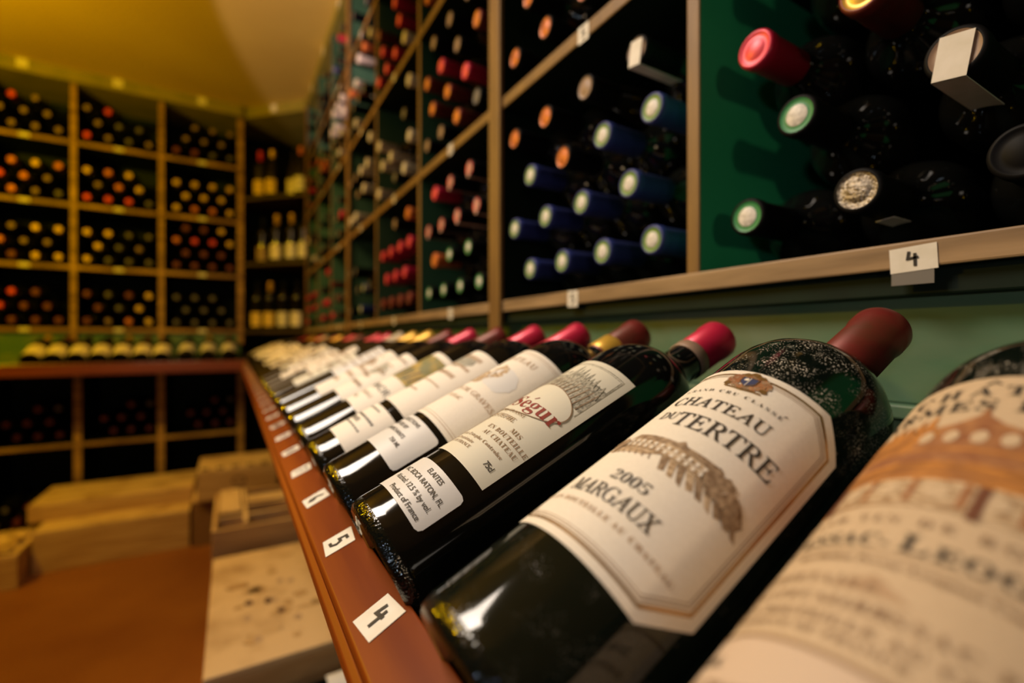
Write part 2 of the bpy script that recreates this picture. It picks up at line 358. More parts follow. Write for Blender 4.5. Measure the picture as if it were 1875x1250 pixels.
rr = empty('wine_rack', (0.55, 1.5, 0)); tag(rr, 'tall green painted wine rack with tan edges running along the long wall', 'wine rack')
def rparent(o, root):
    o.parent = root; o.matrix_parent_inverse = Matrix.Translation(-Vector(root.location)); return o
def part(name, x, y, h, mat, root, bev=0.0015, label=None, mat2=None, frontx=None, fronty=None):
    """board whose front edge is bare wood and whose faces are painted"""
    bm = bmesh.new(); bmbox(bm, x, y, h, 0, bev); bm.normal_update()
    if mat2 is not None:
        for f in bm.faces:
            c = f.calc_center_median()
            if frontx is not None and c.x < frontx + .003: f.material_index = 1
            if fronty is not None and c.y < fronty + .003: f.material_index = 1
    o = link(name, mesh_of(bm, name, [mat] + ([mat2] if mat2 else [])), None, None, label)
    return rparent(o, root)
for k in range(-2, 8):
    t = 0.0075 if k not in (1, 4, 7) else 0.0085
    part('divider', (FX, XW), (PX(k) - t, PX(k) + t), (0.048, HT), green_black if k == 1 else green_mid if k == 2 else green_soft if k > 2 else green, rr, mat2=wood_edge, frontx=FX)  # dividers of the dark cells use greens with the shade painted in
for k in (1, 4, 7):
    part('stile', (FX - 0.008, FX + 0.0), (PX(k) - 0.019, PX(k) + 0.019), (-0.06, HT), wood_edge, rr)
rshelf = []
for i, h in enumerate(SH):
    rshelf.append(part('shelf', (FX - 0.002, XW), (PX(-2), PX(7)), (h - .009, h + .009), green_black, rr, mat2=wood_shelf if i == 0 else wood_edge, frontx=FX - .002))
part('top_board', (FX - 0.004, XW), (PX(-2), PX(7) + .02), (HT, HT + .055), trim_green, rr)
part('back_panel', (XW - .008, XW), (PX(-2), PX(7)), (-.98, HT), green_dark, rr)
bb = part('backboard', (FX + .022, FX + .036), (PX(-2), PX(7) + .01), (-.045, .048), green_worn, rr, label='worn pale green board below the ledge')
part('shadow_strip', (FX + .006, FX + .022), (PX(-2), PX(7) + .0), (.030, .048), green_dark, rr)  # dark strip added as the ledge's shadow band on the backboard
bl = part('batten', (FX + .010, FX + .036), (PX(-2), PX(7) + .01), (-.055, -.045), green_worn, rr)

# numbered stickers on the right rack's shelf edges
nums = {0: '4', 1: '5', 2: '6', 3: '7', 4: '8', 5: '9', 6: '10', 7: '11'}
for i, h in enumerate(SH):
    for c in range(0, 8):
        if i == 3 and c < 1: continue
        yc = PX(c) - .1985
        if c == 0 and i > 0: continue
        if c == 0: yc = 0.136
        if c == 1 and i == 0: yc = 0.500
        if c == 1 and i == 1: yc = 0.478
        s = number_sticker(rshelf[i], FX - .002, yc, h - (0.002 if c else 0.003), 0.021 if c else 0.0255, 0.021 if c else 0.0165, nums[c], 'x', R(-2 if c else 3))
        pass

tp = Print(); tp.rect(-.012, -.020, .011, -.0085, tape, 0); tp.build('sticky_tape', rshelf[0], None, flat=lambda u, v, d: (FX - .002 - d, .136 - u, H + SH[0] + v), base=.0003)
def cell_place(face, pos, h):
    """matrix of a bottle lying in a rack, neck to the front; base recessed"""
    if face == 'x': return orient((0, -1, 0), (0, 0, -1), (-1, 0, 0), (FX - .008 + .30, pos, H + h))
    return orient((1, 0, 0), (0, 0, -1), (0, -1, 0), (pos, FY - .012 + .30, H + h))
ORD = ['bottom', 'second', 'third', 'fourth', 'fifth']
NTH = ['first', 'second', 'third', 'fourth', 'fifth', 'sixth']
ALLB = []      # every racked bottle: (score, face, pos, h, code, label, group, kind)
def put(face, cellname, group, rows, score, burg=False):
    for j, row in enumerate(rows):
        order = sorted(row, key=lambda q: -q[0] if face == 'x' else q[0])
        for n, (pos, h, code) in enumerate(order):
            lab = '%s bottle, %s from left in %s row, %s' % (CT[code][3], NTH[min(n, 5)], ORD[min(j, 4)], cellname)
            ALLB.append((score, face, pos, h, code, lab, group))
def hexrows(y0, y1, base, strings, r=0.0405, dens=1.0, rnd=random):
    """strings: codes from far to near, '.' = no bottle"""
    rows = []
    for j, s in enumerate(strings):
        row = []
        for i, ch in enumerate(s):
            if ch == '.' : continue
            pos = y1 - .045 - i * .0815 - (0.0405 if j % 2 else 0)
            if pos < y0 + .04: continue
            row.append((pos + rnd.uniform(-.003, .003), base + r + j * .0705 + rnd.uniform(0, .002), ch))
        rows.append(row)
    return rows
COLN = ['nearest column of the long rack', 'second column of the long rack', 'third column of the long rack', 'fourth column of the long rack', 'fifth column of the long rack', 'sixth column of the long rack', 'seventh column of the long rack', 'last column of the long rack']
TIER = ['ledge tier', 'second tier', 'third tier', 'top tier']
def rc(c, r): return COLN[c] + ', ' + TIER[r]
B0 = [h + .009 for h in SH]
# nearest cell
put('x', rc(0, 0), 'bottles in the nearest rack cell', [
    [(.250, .1065, 'g'), (.1665, .1065, 's'), (.084, .1065, 'z')],
    [(.2085, .1770, 'g'), (.1135, .1770, 'x'), (.030, .177, 'z')],
    [(.243, .2475, 'r'), (.163, .2475, 'q'), (.078, .2475, 'z')],
    [(.208, .320, 'z'), (.122, .320, 'z')]], 100)
# blue capped cell
put('x', rc(1, 0), 'bottles in the blue-capped rack cell', [
    [(.358, .1065, 'b'), (.436, .1065, 'b'), (.517, .1065, 'b'), (.596, .1065, 'b')],
    [(.392, .1755, 'b'), (.476, .1755, 'b'), (.556, .1755, 'b'), (.641, .1755, 'b')],
    [(.358, .246, 'b'), (.436, .246, 'b'), (.515, .246, 'c'), (.596, .246, 'b')],
    [(.380, .318, 'x'), (.468, .3175, 't'), (.556, .3165, 'c'), (.641, .3165, 'c')]], 90)
put('x', rc(1, 1), 'bottles above the blue-capped cell', [
    [(.640, .443, 'c'), (.556, .443, 'c'), (.470, .443, 'c'), (.388, .443, 'k')],
    [(.600, .513, 'c'), (.516, .513, 'k'), (.434, .513, 'k')]], 85)
put('x', rc(2, 0), 'bottles in the third ledge cell', [
    [(1.018, .1065, 'g'), (.933, .1065, 'g'), (.849, .1065, 'g'), (.766, .1065, 'g')],
    [(.985, .176, 'o'), (.902, .176, 'g'), (.812, .176, 'g')],
    [(1.02, .246, 'p'), (.943, .246, 'p'), (.862, .246, 'p'), (.776, .246, 'p')],
    [(.983, .322, 'r'), (.896, .322, 'p'), (.806, .322, 'p')]], 80)
put('x', rc(2, 1), 'bottles in the orange-capped cell', [
    [(1.03, .443, 't'), (.947, .443, 't'), (.865, .443, 'j'), (.776, .443, 'k')],
    [(.997, .513, 'j'), (.912, .513, 'j'), (.825, .513, 'r')],
    [(1.03, .583, 'j'), (.947, .583, 'r'), (.862, .583, 't'), (.775, .583, 'j')],
    [(.990, .655, 't'), (.900, .655, 't'), (.812, .655, 't')]], 78)
put('x', rc(2, 2), 'bottles in the third column third tier', [
    [(1.03, .782, 'o'), (.947, .782, 'k'), (.865, .782, 't')], [(.99, .852, 't'), (.90, .852, 'k')]], 60)
put('x', rc(3, 0), 'bottles in the fourth ledge cell', [
    [(1.402, .1065, 'd'), (1.318, .1065, 'd'), (1.237, .1065, 'd'), (1.163, .1065, 'd')],
    [(1.360, .176, 'r'), (1.277, .176, 'r'), (1.196, .176, 'r')],
    [(1.402, .248, 'r'), (1.320, .248, 'r'), (1.237, .248, 'r'), (1.16, .248, 'r')],
    [(1.28, .318, 't'), (1.17, .322, 'o')]], 76)
rnd = random.Random(11)
def rand_rows(codes, n, rows, fill=1.0):
    return [''.join(rnd.choice(codes) if rnd.random() < fill * (1 - .1 * j) else '.' for i in range(n)) for j in range(rows)]
cellspec = {(3, 1): ('wtwkw', 4, .8), (3, 2): ('rrwdr', 4, .8), (3, 3): ('rdt', 3, .6), (2, 3): ('ktt', 3, .6),
            (4, 0): ('kdbtk', 3, .55), (4, 1): ('wbbwt', 4, .7), (4, 2): ('wkwto', 4, .7), (4, 3): ('kkt', 3, .5),
            (5, 0): ('krdk', 3, .6), (5, 1): ('kktr', 3, .55), (5, 2): ('wwwt', 4, .7), (5, 3): ('kkrb', 3, .7),
            (6, 0): ('krrt', 4, .6), (6, 1): ('kktk', 3, .6), (6, 2): ('tkto', 4, .8), (6, 3): ('tkkt', 3, .8),
            (7, 0): ('krrk', 3, .6), (7, 1): ('kwtk', 3, .6), (7, 2): ('tkjr', 4, .8), (7, 3): ('tkk', 3, .8)}
for (c, r), (codes, nr, fill) in cellspec.items():
    put('x', rc(c, r), 'bottles in a distant long rack cell', hexrows(PX(c - 1) + .012, PX(c) - .012, B0[r], rand_rows(codes, 4, nr, fill), rnd=rnd), 50 - c * 5 if c > 3 else 60)

# far rack
fr = empty('wine_rack', (-0.55, FY + .15, 0)); tag(fr, 'dark wine rack across the end of the cellar above a shelf of reclining bottles', 'wine rack')
FP = [0.045, -0.355, -0.740, -1.125, -1.51]
for i, x in enumerate(FP):
    w = .013 if i else .016
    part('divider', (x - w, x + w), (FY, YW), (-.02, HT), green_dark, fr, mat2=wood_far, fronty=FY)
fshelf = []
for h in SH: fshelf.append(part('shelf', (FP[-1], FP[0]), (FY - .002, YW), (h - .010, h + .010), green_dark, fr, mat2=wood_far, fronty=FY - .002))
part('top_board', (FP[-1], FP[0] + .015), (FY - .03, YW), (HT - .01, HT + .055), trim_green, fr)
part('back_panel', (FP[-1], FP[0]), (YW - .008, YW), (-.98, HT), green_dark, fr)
part('backboard', (FP[-1], FP[0]), (FY + .02, FY + .035), (-.10, .047), green_worn, fr)
for i in range(3):
    for h in SH:
        s = number_sticker(fr, (FP[i] + FP[i + 1]) / 2, FY - .002, h, .042, .020, '', 'y'); s.matrix_parent_inverse = Matrix.Translation(-Vector(fr.location))
    s = number_sticker(fr, (FP[i] + FP[i + 1]) / 2, FY - .03, HT + .03, .045, .045, '', 'y'); s.matrix_parent_inverse = Matrix.Translation(-Vector(fr.location))
for c in range(0, 8):
    s = number_sticker(rr, FX - .004, PX(c) - .2, HT + .027, .04, .045, '', 'x'); s.matrix_parent_inverse = Matrix.Translation(-Vector(rr.location))
FCOL = ['rightmost column of the far rack', 'middle column of the far rack', 'left column of the far rack', 'outer column of the far rack']
farcells = {(0, 3): ['ddkk', 'tttt', '.ttt'], (0, 2): ['yooy', '.yyy', 'yyyy'], (0, 1): ['dddd', 'dddd', 'orry', 'oddy'], (0, 0): ['kkkk', 'kkkk', 'kkk.'],
            (1, 3): ['rtkt', 'rtkk', 'tr..'], (1, 2): ['rrrk', 'ttoy', 'yoy.'], (1, 1): ['ykkk', 'yykt', 'yykk'], (1, 0): ['dtoy', 'ddky', 'dkdy'],
            (2, 3): ['tttt', 'tttt', 'rrt.'], (2, 2): ['ootk', 'drot', '.oyo'], (2, 1): ['ddyy', 'yott', 'ytyy'], (2, 0): ['dddd', 'drdd', 'drd.'],
            (3, 3): ['tt', 'tt', 'r'], (3, 2): ['or', 'or', ''], (3, 1): ['yt', 'ty', ''], (3, 0): ['dd', 'yd', '']}
for (c, r), rows in farcells.items():
    out = []
    for j, s in enumerate(rows):
        row = []
        for i, ch in enumerate(reversed(s)):
            if ch == '.': continue
            x = FP[c] - .058 - i * .090 + (-.014 if j % 2 else .0) * 1.0 - (.030 if j % 2 else 0)
            if x < FP[c + 1] + .055: continue
            row.append((x, B0[r] + .0415 + j * .0735, ch))
        out.append(row)
    put('y', FCOL[c] + ', ' + TIER[r], 'bottles lying in the far rack', out, 58 - 4 * c if r else 52 - 4 * c)
# stock under the far counter
for c in range(0, 3):
    for r, hb in ((0, -.545), (1, -.98)):
        put('y', FCOL[c] + ', below the far counter' + (' on the floor' if r else ''), 'bottles stored below the far counter',
            hexrows(FP[c + 1] + .01, FP[c] - .01, hb, ['ddd', 'ddd', 'kd.'] if not r else ['kddk', 'ddk'], rnd=rnd), 20 if r else 30)

# ------------------------------------------------------------------ corner shelves (set across the corner at 45 degrees)
cs = empty('corner_shelf', (0.30, 3.36, 0)); tag(cs, 'open corner shelves with standing bottles between the two racks', 'shelf')
CA, CB = Vector((0.062, 3.42)), Vector((0.378, 3.104))
CD = (CB - CA).normalized(); CN = Vector((CD.y * -1, CD.x)); CN = CN if CN.y > 0 else -CN
def prism(name, pts, h0, h1, mat, root):
    bm = bmesh.new(); a = [bm.verts.new((p[0], p[1], H + h0)) for p in pts]; b = [bm.verts.new((p[0], p[1], H + h1)) for p in pts]
    bm.faces.new(a); bm.faces.new(list(reversed(b)))
    for i in range(len(pts)): j = (i + 1) % len(pts); bm.faces.new((a[j], a[i], b[i], b[j]))
    bmesh.ops.recalc_face_normals(bm, faces=bm.faces)
    return rparent(link(name, mesh_of(bm, name, [mat])), root)
corner = [CA, CB, (FX + .0, 3.115), (XW - .01, 3.115), (XW - .01, YW - .01), (0.064, YW - .01)]
CSH = [0.055, 0.475, 0.885]
for h in CSH: prism('shelf', corner, h - .009, h + .009, dark_wood, cs)
prism('top_board', corner, HT - .01, HT + .055, trim_green, cs)
prism('base_board', corner, -.13, -.11, green_dark, cs)
rparent(box('back_panel', (.064, XW - .01), (YW - .018, YW - .009), (-.9, HT - .01), green_dark), cs); rparent(box('back_panel', (XW - .018, XW - .009), (3.12, YW - .02), (-.9, HT - .01), green_dark), cs)
cf = Print(); cf.rect(-.02, -.022, .02, .022, sticker, 0)
cm = (CA + CB) / 2
s = cf.build('number_sticker', cs, None, flat=lambda u, v, d: (cm.x + CD.x * u - CN.x * d, cm.y + CD.y * u - CN.y * d, H + HT + .027 + v), base=.001)
s.matrix_parent_inverse = Matrix.Translation(-Vector(cs.location))

def simple_label(w, h, mat, lines, seed=0, inkm=None, band=None):
    p = Print(); p.rect(-w / 2, 0, w / 2, h, mat, 0); r = random.Random(seed)
    if band: p.rect(-w / 2 * .96, h * band[0], w / 2 * .96, h * band[1], band[2], 1)
    v = h * .86
    for k in range(lines):
        ww = w * r.uniform(.25, .62); t = h * r.choice((.02, .035, .05))
        u = -ww / 2
        while u < ww / 2:
            d = r.uniform(.0014, .003); p.rect(u, v, u + d, v + t, inkm or ink_b, 2); u += d + .0009
        v -= h * .78 / lines
    return p
def standing(x, y, h, code, lab, paperm, name='wine_bottle', burg=False, labh=.085, lw=.075, rot=0):
    me = ME_BURG if burg else ME_BODY
    o = link(name, me); tag(o, lab, 'wine bottle', 'bottles standing on the corner shelves')
    o.location = (x, y, H + h); o.rotation_euler = (0, 0, rot)
    c = link('capsule', cap_mesh(code), o)
    simple_label(lw, labh, paperm, 4, int(x * 1e4)).build('label', o, .0395 if not burg else .0412, .025)
    return o
def cpos(t, d): return CA.x + CD.x * t + CN.x * d, CA.y + CD.y * t + CN.y * d
spec = [
 (2, .075, .06, 'r', paper_y, 'crimson-capped bottle with yellow label standing on the top corner shelf'),
 (2, .165, .06, 'y', paper_y, 'gold-capped bottle with yellow label standing on the top corner shelf'),
 (2, .375, .06, 'o', paper_w, 'orange-capped bottle with white label standing on the top corner shelf'),
 (2, .29, .10, 'k', paper_g, 'black-capped bottle standing set back on the top corner shelf'),
 (1, .06, .10, 'k', engr_d, 'dark bottle at the left end of the middle corner shelf'),
 (1, .20, .06, 'y', paper, 'gold-necked bottle with wide cream label on the middle corner shelf'),
 (1, .31, .06, 'y', paper_w, 'gold-necked bottle with white label on the middle corner shelf'),
 (1, .40, .06, 'c', paper_w, 'copper-capped bottle at the right end of the middle corner shelf'),
 (0, .055, .06, 't', paper_y, 'tan-capped bottle with yellow label at the left end of the bottom corner shelf'),
 (0, .15, .06, 'y', paper_y, 'gold-capped bottle with yellow label on the bottom corner shelf'),
 (0, .25, .06, 'k', paper_g, 'black-capped bottle with grey label on the bottom corner shelf'),
 (0, .35, .06, 'c', paper, 'copper-capped bottle with cream label on the bottom corner shelf')]
for (sh, t, d, code, pm, lab) in spec:
    x, y = cpos(t, d); standing(x, y, CSH[sh] + .0095, code, lab, pm, rot=R(-35), burg=(sh == 2 and code != 'r'))

# ------------------------------------------------------------------ display counters
RX, RX1, RH0, RH1 = 0.0451, 0.0705, -0.1320, -0.1205
RS = math.atan2(RH1 - RH0, RX1 - RX)
dc = empty('display_counter', (0.2, 1.5, 0)); tag(dc, 'sloping display counter with red-brown front rail under the long rack', 'display counter')
def slope_board(name, x0, x1, h0, h1, th, y0, y1, mat, root):
    bm = bmesh.new(); vs = [(x0, h0), (x1, h1), (x1, h1 - th), (x0, h0 - th)]
    a = [bm.verts.new((p[0], y0, H + p[1])) for p in vs]; b = [bm.verts.new((p[0], y1, H + p[1])) for p in vs]
    bm.faces.new(a); bm.faces.new(list(reversed(b)))
    for i in range(4): j = (i + 1) % 4; bm.faces.new((a[j], a[i], b[i], b[j]))
    bmesh.ops.recalc_face_normals(bm, faces=bm.faces)
    return rparent(link(name, mesh_of(bm, name, [mat])), root)
BETA = R(25.0); cB, sB = math.cos(BETA), math.sin(BETA)
def profile_board(name, pts, y0, y1, mat, root, bev=0.0, label=None):
    bm = bmesh.new()
    a = [bm.verts.new((p[0], y0, H + p[1])) for p in pts]; b = [bm.verts.new((p[0], y1, H + p[1])) for p in pts]
    bm.faces.new(a); bm.faces.new(list(reversed(b)))
    for i in range(len(pts)): j = (i + 1) % len(pts); bm.faces.new((a[j], a[i], b[i], b[j]))
    bmesh.ops.recalc_face_normals(bm, faces=bm.faces)
    if bev: bmesh.ops.bevel(bm, geom=[e for e in bm.edges if abs(e.verts[0].co.y - e.verts[1].co.y) > .5], offset=bev, segments=3, affect='EDGES', profile=0.5)
    return rparent(link(name, mesh_of(bm, name, [mat]), label=label), root)
rail = profile_board('front_rail', [(RX, RH0), (RX1, RH1), (RX1, RH1 - .040), (RX, RH0 - .013)], -.75, 3.062, varnish, dc, .0012, 'red-brown varnished rail with numbered stickers')
profile_board('rail_molding', [(RX - .0035, RH0 - .007), (RX - .0002, RH0 - .004), (RX - .0002, RH0 - .016), (RX - .0035, RH0 - .013)], -.75, 3.05, varnish, dc, .0008)
profile_board('slanted_shelf', [(RX1 + .001, -.1640), (.0851, -.1575), (.300, -.1575 + .2149 * math.tan(BETA)), (FX + .036, -.0555), (FX + .036, -.068), (.300, -.070), (RX1 + .001, -.178)], -.75, 3.055, green_dark, dc)
part('base_cabinet', (.34, .37), (-.75, 3.30), (-1.0, -.17), green_dark, dc)
part('cabinet_shelf', (.30, XW - .01), (-.75, 3.30), (-.60, -.58), wood_far, dc)
# rail stickers, lying on the slanted face of the rail
for i in range(30):
    y = .2177 + i * .0945
    if y > 2.98: break
    n = str(4 + i); tl = R([7, -5, 3, -3, 2, -2][i % 6]); ct, st = math.cos(tl), math.sin(tl)
    p = Print(); p.poly([(-.0105, -.0093), (.0105, -.0093), (.0108, .0093), (-.0103, .0095)], sticker, 0)
    p.digit(n, .0118)
    mx, mh = (RX + RX1) / 2, (RH0 + RH1) / 2
    cs_, sn_ = math.cos(RS), math.sin(RS)
    def fl(u, v, d):
        u, v = u * ct - v * st, u * st + v * ct
        return (mx + v * cs_ - d * sn_, y - u, H + mh + v * sn_ + d * cs_)
    p.build('number_sticker', rail, None, flat=fl, base=0.0004, lay=0.0002, label='white sticker with handwritten %s' % n)

fc = empty('display_counter', (-.6, 3.25, 0)); tag(fc, 'far counter with red-brown front board carrying yellow-lit reclining bottles', 'display counter')
CY = 3.075
part('front_board', (-1.6, RX1), (CY, CY + .02), (-.172, -.112), varnish_far, fc, bev=.003)
bm = bmesh.new(); vs = [(CY + .02, -.150), (FY + .02, -.06), (FY + .02, -.072), (CY + .02, -.162)]
a = [bm.verts.new((-1.6, p[0], H + p[1])) for p in vs]; b = [bm.verts.new((RX, p[0], H + p[1])) for p in vs]
bm.faces.new(a); bm.faces.new(list(reversed(b)))
for i in range(4): j = (i + 1) % 4; bm.faces.new((a[j], a[i], b[i], b[j]))
bmesh.ops.recalc_face_normals(bm, faces=bm.faces); rparent(link('slanted_shelf', mesh_of(bm, 'slanted_shelf', [green_worn])), fc)
for x in (0.045, -0.352, -0.712, -1.09): part('cabinet_divider', (x - .017, x + .017), (FY - .05, YW - .01), (-1.0, -.172), green_dark, fc, mat2=wood_far, fronty=FY - .05)
part('cabinet_shelf', (-1.6, .045), (FY - .052, YW - .01), (-.568, -.548), green_dark, fc, mat2=wood_far, fronty=FY - .052)

# ------------------------------------------------------------------ bottles reclining on the long counter
def tilt_m(x0, y, h0, beta):
    c, s = math.cos(beta), math.sin(beta)
    return orient((0, -1, 0), (s, 0, -c), (c, 0, s), (x0, y, H + h0))
def counter_bottle(y, code, lab, me=None, x0=.068, h0=-.1205, beta=BETA, foil=None, group='bottles reclining on the long counter'):
    o = link('wine_bottle', me or HI_BODY); tag(o, lab, 'wine bottle', group)
    o.matrix_world = tilt_m(x0, y, h0, beta)
    link('capsule', foil or cap_mesh(code, True), o)
    return o

# --- label artworks
def chateau_art(p, u, v, k, em, ed, light):
    """engraved manor house with wings, roofs, windows, lawn furrows and trees"""
    q = lambda a, b: (u + a * k, v + b * k)
    p.poly([q(-22, 0), q(20, 0), q(20, 6.2), q(-22, 6.2)], em, 1)
    p.poly([q(-23, 6.2), q(21, 6.2), q(18, 9.6), q(-20, 9.6)], ed, 1)
    p.poly([q(-4, 6.0), q(7, 6.0), q(1.5, 11.6)], ed, 2)
    p.poly([q(-3.4, 0.2), q(6.4, 0.2), q(6.4, 7.0), q(-3.4, 7.0)], em, 3)
    for i in range(13):
        a = -20.5 + i * 3.1
        for b in (.9, 3.8):
            p.rect(*q(a, b), *q(a + 1.3, b + 1.7), light, 4)
    p.line([q(-22, 3.2), q(20, 3.2)], .35 * k, light, 4); p.line([q(-23, 0), q(21, 0)], .5 * k, ed, 4)
    for a, b, ru, rv in ((22, 2.5, 5, 5.5), (27, 0, 5, 4.5), (31, -3, 4, 4), (-25, 2, 4, 4), (18, 4, 3, 5)):
        p.blob(*q(a, b), ru * k, rv * k, engr_d if em is engr else em, 5, seed=int(a))
    p.poly([q(-24, -.2), q(-2, -.2), q(-8, -3.4), q(-26, -4.2), q(-30, -2.5)], em, 2)
    for i in range(9):
        a = -1 + i * 3.6
        p.poly([q(a, -.3), q(a + 3.4, -.3), q(a + 5.2 + i * .5, -6.5 - (i % 3)), q(a + 3.0 + i * .5, -7.2 - i * .15)], em if i % 2 else ed, 2)
    for i in range(7):
        a = -26 + i * 3.4; p.line([q(a, -1.2), q(a + 1.4, -4.6)], .45 * k, ed, 3)

def make_chateau_label():
    w, h, c = .0900, .1205, .0145
    p = Print(); p.poly(inset_oct(w, h, c, 0), paper, 0)
    p.line(inset_oct(w, h, c, .0042), .0013, ink_gold, 1, True)
    p.line(inset_oct(w, h, c, .0058), .0004, ink_b, 1, True); p.line(inset_oct(w, h, c, .0069), .0003, ink_b, 1, True)
    cx, cv = -.001, h - .0085                              # crest
    for a in range(18):
        t = 2 * math.pi * a / 18; p.blob(cx + .0078 * math.cos(t), cv + .0046 * math.sin(t), .0019, .0015, engr_br if a % 2 else engr_d, 4, seed=a)
    for sx in (-1, 1):
        p.blob(cx + sx * .0054, cv - .0004, .0022, .0034, engr_br, 4, seed=sx); p.blob(cx + sx * .0078, cv - .0035, .0016, .0013, ink_gold, 5, seed=sx)
        p.blob(cx + sx * .0030, cv + .0048, .0022, .0012, ink_gold, 5, seed=sx + 3)
    sh = [(cx - .0034, cv + .0026), (cx + .0034, cv + .0026), (cx + .0034, cv - .0012), (cx, cv - .0044), (cx - .0034, cv - .0012)]
    p.poly(sh, ink_blue, 6); p.line(sh, .0004, ink_gold, 7, True)
    p.line([(cx, cv + .0024), (cx, cv - .0040)], .0003, paper, 7); p.blob(cx - .0014, cv + .0008, .0010, .0011, paper, 7, n=8)
    p.blob(cx, cv + .0062, .0018, .0014, ink_gold, 5, n=12); p.line([(cx - .008, cv - .0058), (cx, cv - .0068), (cx + .008, cv - .0058)], .0009, ink_gold, 5)
    p.text('GRAND CRU CLASSE', -.003, h - .0205, .0022, ink, style='bold', space=1.55, arch=1.2, offset=-.006)
    p.line([(.0192, h - .0182), (.0202, h - .0172)], .0005, ink, 3)
    p.text('CHATEAU', -.0016, h - .0335, .0068, ink, space=1.06, squeeze=.88)
    p.text('DU', -.0165, h - .0455, .0054, ink, squeeze=.80); p.text('TERTRE', .0105, h - .0490, .0094, ink, space=1.02, squeeze=.80)
    chateau_art(p, .000, h - .0680, .00098, engr, engr_d, paper)
    p.text('2005', -.0015, .0325, .0053, ink, style='bold', offset=-.012)
    p.text('MARGAUX', -.0022, .0220, .0070, ink, space=1.0, squeeze=.75)
    p.text('MIS EN BOUTEILLE AU CHATEAU', -.0010, .0155, .0023, ink_l, style='bold', space=1.25)
    return p
def make_carmes_label():
    w, h = .112, .150
    p = Print(); p.rect(-w / 2, 0, w / 2, h, paper_t, 0)
    t = lambda q: q - .023
    p.text('CHATEAU', 0, t(.1605), .0058, ink, style='bold', space=1.55); p.line([(-.0075, t(.1675)), (-.0057, t(.1695)), (-.0040, t(.1675))], .0008, ink, 3)
    p.text('LES CARMES HAUT-BRION', 0, t(.1515), .0062, ink, style='bold', space=1.12)
    # landscape
    p.poly([(-.055, t(.104)), (.055, t(.104)), (.055, t(.139)), (.045, t(.142)), (-.014, t(.139)), (-.034, t(.143)), (-.046, t(.140)), (-.055, t(.134))], engr_o, 1)
    for i in range(9):
        a = -.042 + i * .0032
        p.poly([(a - .002, t(.138)), (a + .0035, t(.138)), (a + .0020, t(.1465 + .0018 * (i % 3) + (.001 if i > 5 else 0)))], engr_o, 2); p.blob(a + .002, t(.1385), .0032, .0040, engr_o, 2, seed=i)
    p.poly([(-.016, t(.1310)), (.050, t(.1310)), (.050, t(.1415)), (.040, t(.1430)), (.016, t(.1430)), (-.010, t(.1425)), (-.016, t(.1405))], engr_br, 2)
    for a in (-.003, .031):
        p.poly([(a - .012, t(.1410)), (a - .005, t(.1440)), (a - .0012, t(.1480)), (a, t(.1535)), (a + .0012, t(.1480)), (a + .005, t(.1440)), (a + .012, t(.1410))], engr_br, 3)
    for i in range(10): p.blob(-.0135 + i * .0060, t(.1365), .0018, .0032, paper_t, 4, n=10, rag=.05)
    p.poly([(-.055, t(.1220)), (.055, t(.1220)), (.055, t(.1300)), (-.055, t(.1290))], engr_br, 2)
    for i in range(34): p.blob(-.052 + i * .0032, t(.1225), .0020, .0016, engr_o, 3, n=8, seed=i)
    p.line([(-.055 + .01 * i, t(.1185)) for i in range(12)], .0007, engr_br, 3)
    p.rect(-.030, t(.1035), .055, t(.1165), engr_o, 2)
    p.poly([(-.029, t(.1040)), (.055, t(.1025)), (.055, t(.1155)), (-.029, t(.1150))], engr, 3)
    for i in range(7):
        p.blob(-.0240 + i * .0105, t(.1100), .0024, .0030, paper_t, 4, n=10, rag=.1); p.rect(-.0195 + i * .0105, t(.1050), -.0180 + i * .0105, t(.1145), engr_br, 4)
    p.rect(-.0315, t(.1030), -.0285, t(.1155), russet_d, 5); p.rect(.004, t(.1020), .0062, t(.1150), russet_d, 5)
    p.text('GRAND VIN DE BORDEAUX', 0, t(.0960), .0028, ink_b, style='bold', space=1.6)
    p.text('P', -.0345, t(.0868), .0062, ink, style='bold'); p.text('ESSAC-', -.0175, t(.0868), .0045, ink, style='bold', space=1.1)
    p.text('L', -.0010, t(.0868), .0062, ink, style='bold'); p.text('EOGNAN', .0175, t(.0868), .0045, ink, style='bold', space=1.1)
    p.line([(-.036 + .006 * i, t(.0848)) for i in range(12)], .0005, ink_b, 2)
    p.text('Appellation Pessac-Leognan Controlee', 0, t(.0808), .0022, ink_b, style='bold')
    p.poly([(-.012, t(.072)), (-.004, t(.078)), (.004, t(.072))], ink_l, 2); p.text('PROPRIETAIRE', -.022, t(.0725), .0030, ink_b, style='bold', space=1.3)
    p.text('CHANTECAILLE', -.018, t(.0665), .0030, ink_b, style='bold', space=1.3); p.text('A PESSAC FRANCE', .014, t(.0665), .0030, ink_b, style='bold', space=1.3)
    p.text('MIS EN BOUTEILLE AU CHATEAU', -.005, t(.0612), .0027, ink_b, style='bold', space=1.2); p.text('PRODUCE OF FRANCE', -.012, t(.0575), .0022, ink_b, style='bold', space=1.2)
    p.rect(-.0555, .0005, .0555, t(.0535), paper_p, 1)
    p.line([(-.055 + .01 * i, t(.0540)) for i in range(12)], .0013, ink_b, 2)
    p.text('13% VOL', -.034, t(.0440), .0030, ink, style='bold'); p.text('BORDEAUX 750 ML', -.030, t(.0370), .0026, ink_b, style='bold')
    return p
russet_d = M('deep_russet_print', (0.16, 0.06, 0.03), 0.6); paper_p = M('pale_pink_label_paper', (0.62, 0.48, 0.37), 0.6)
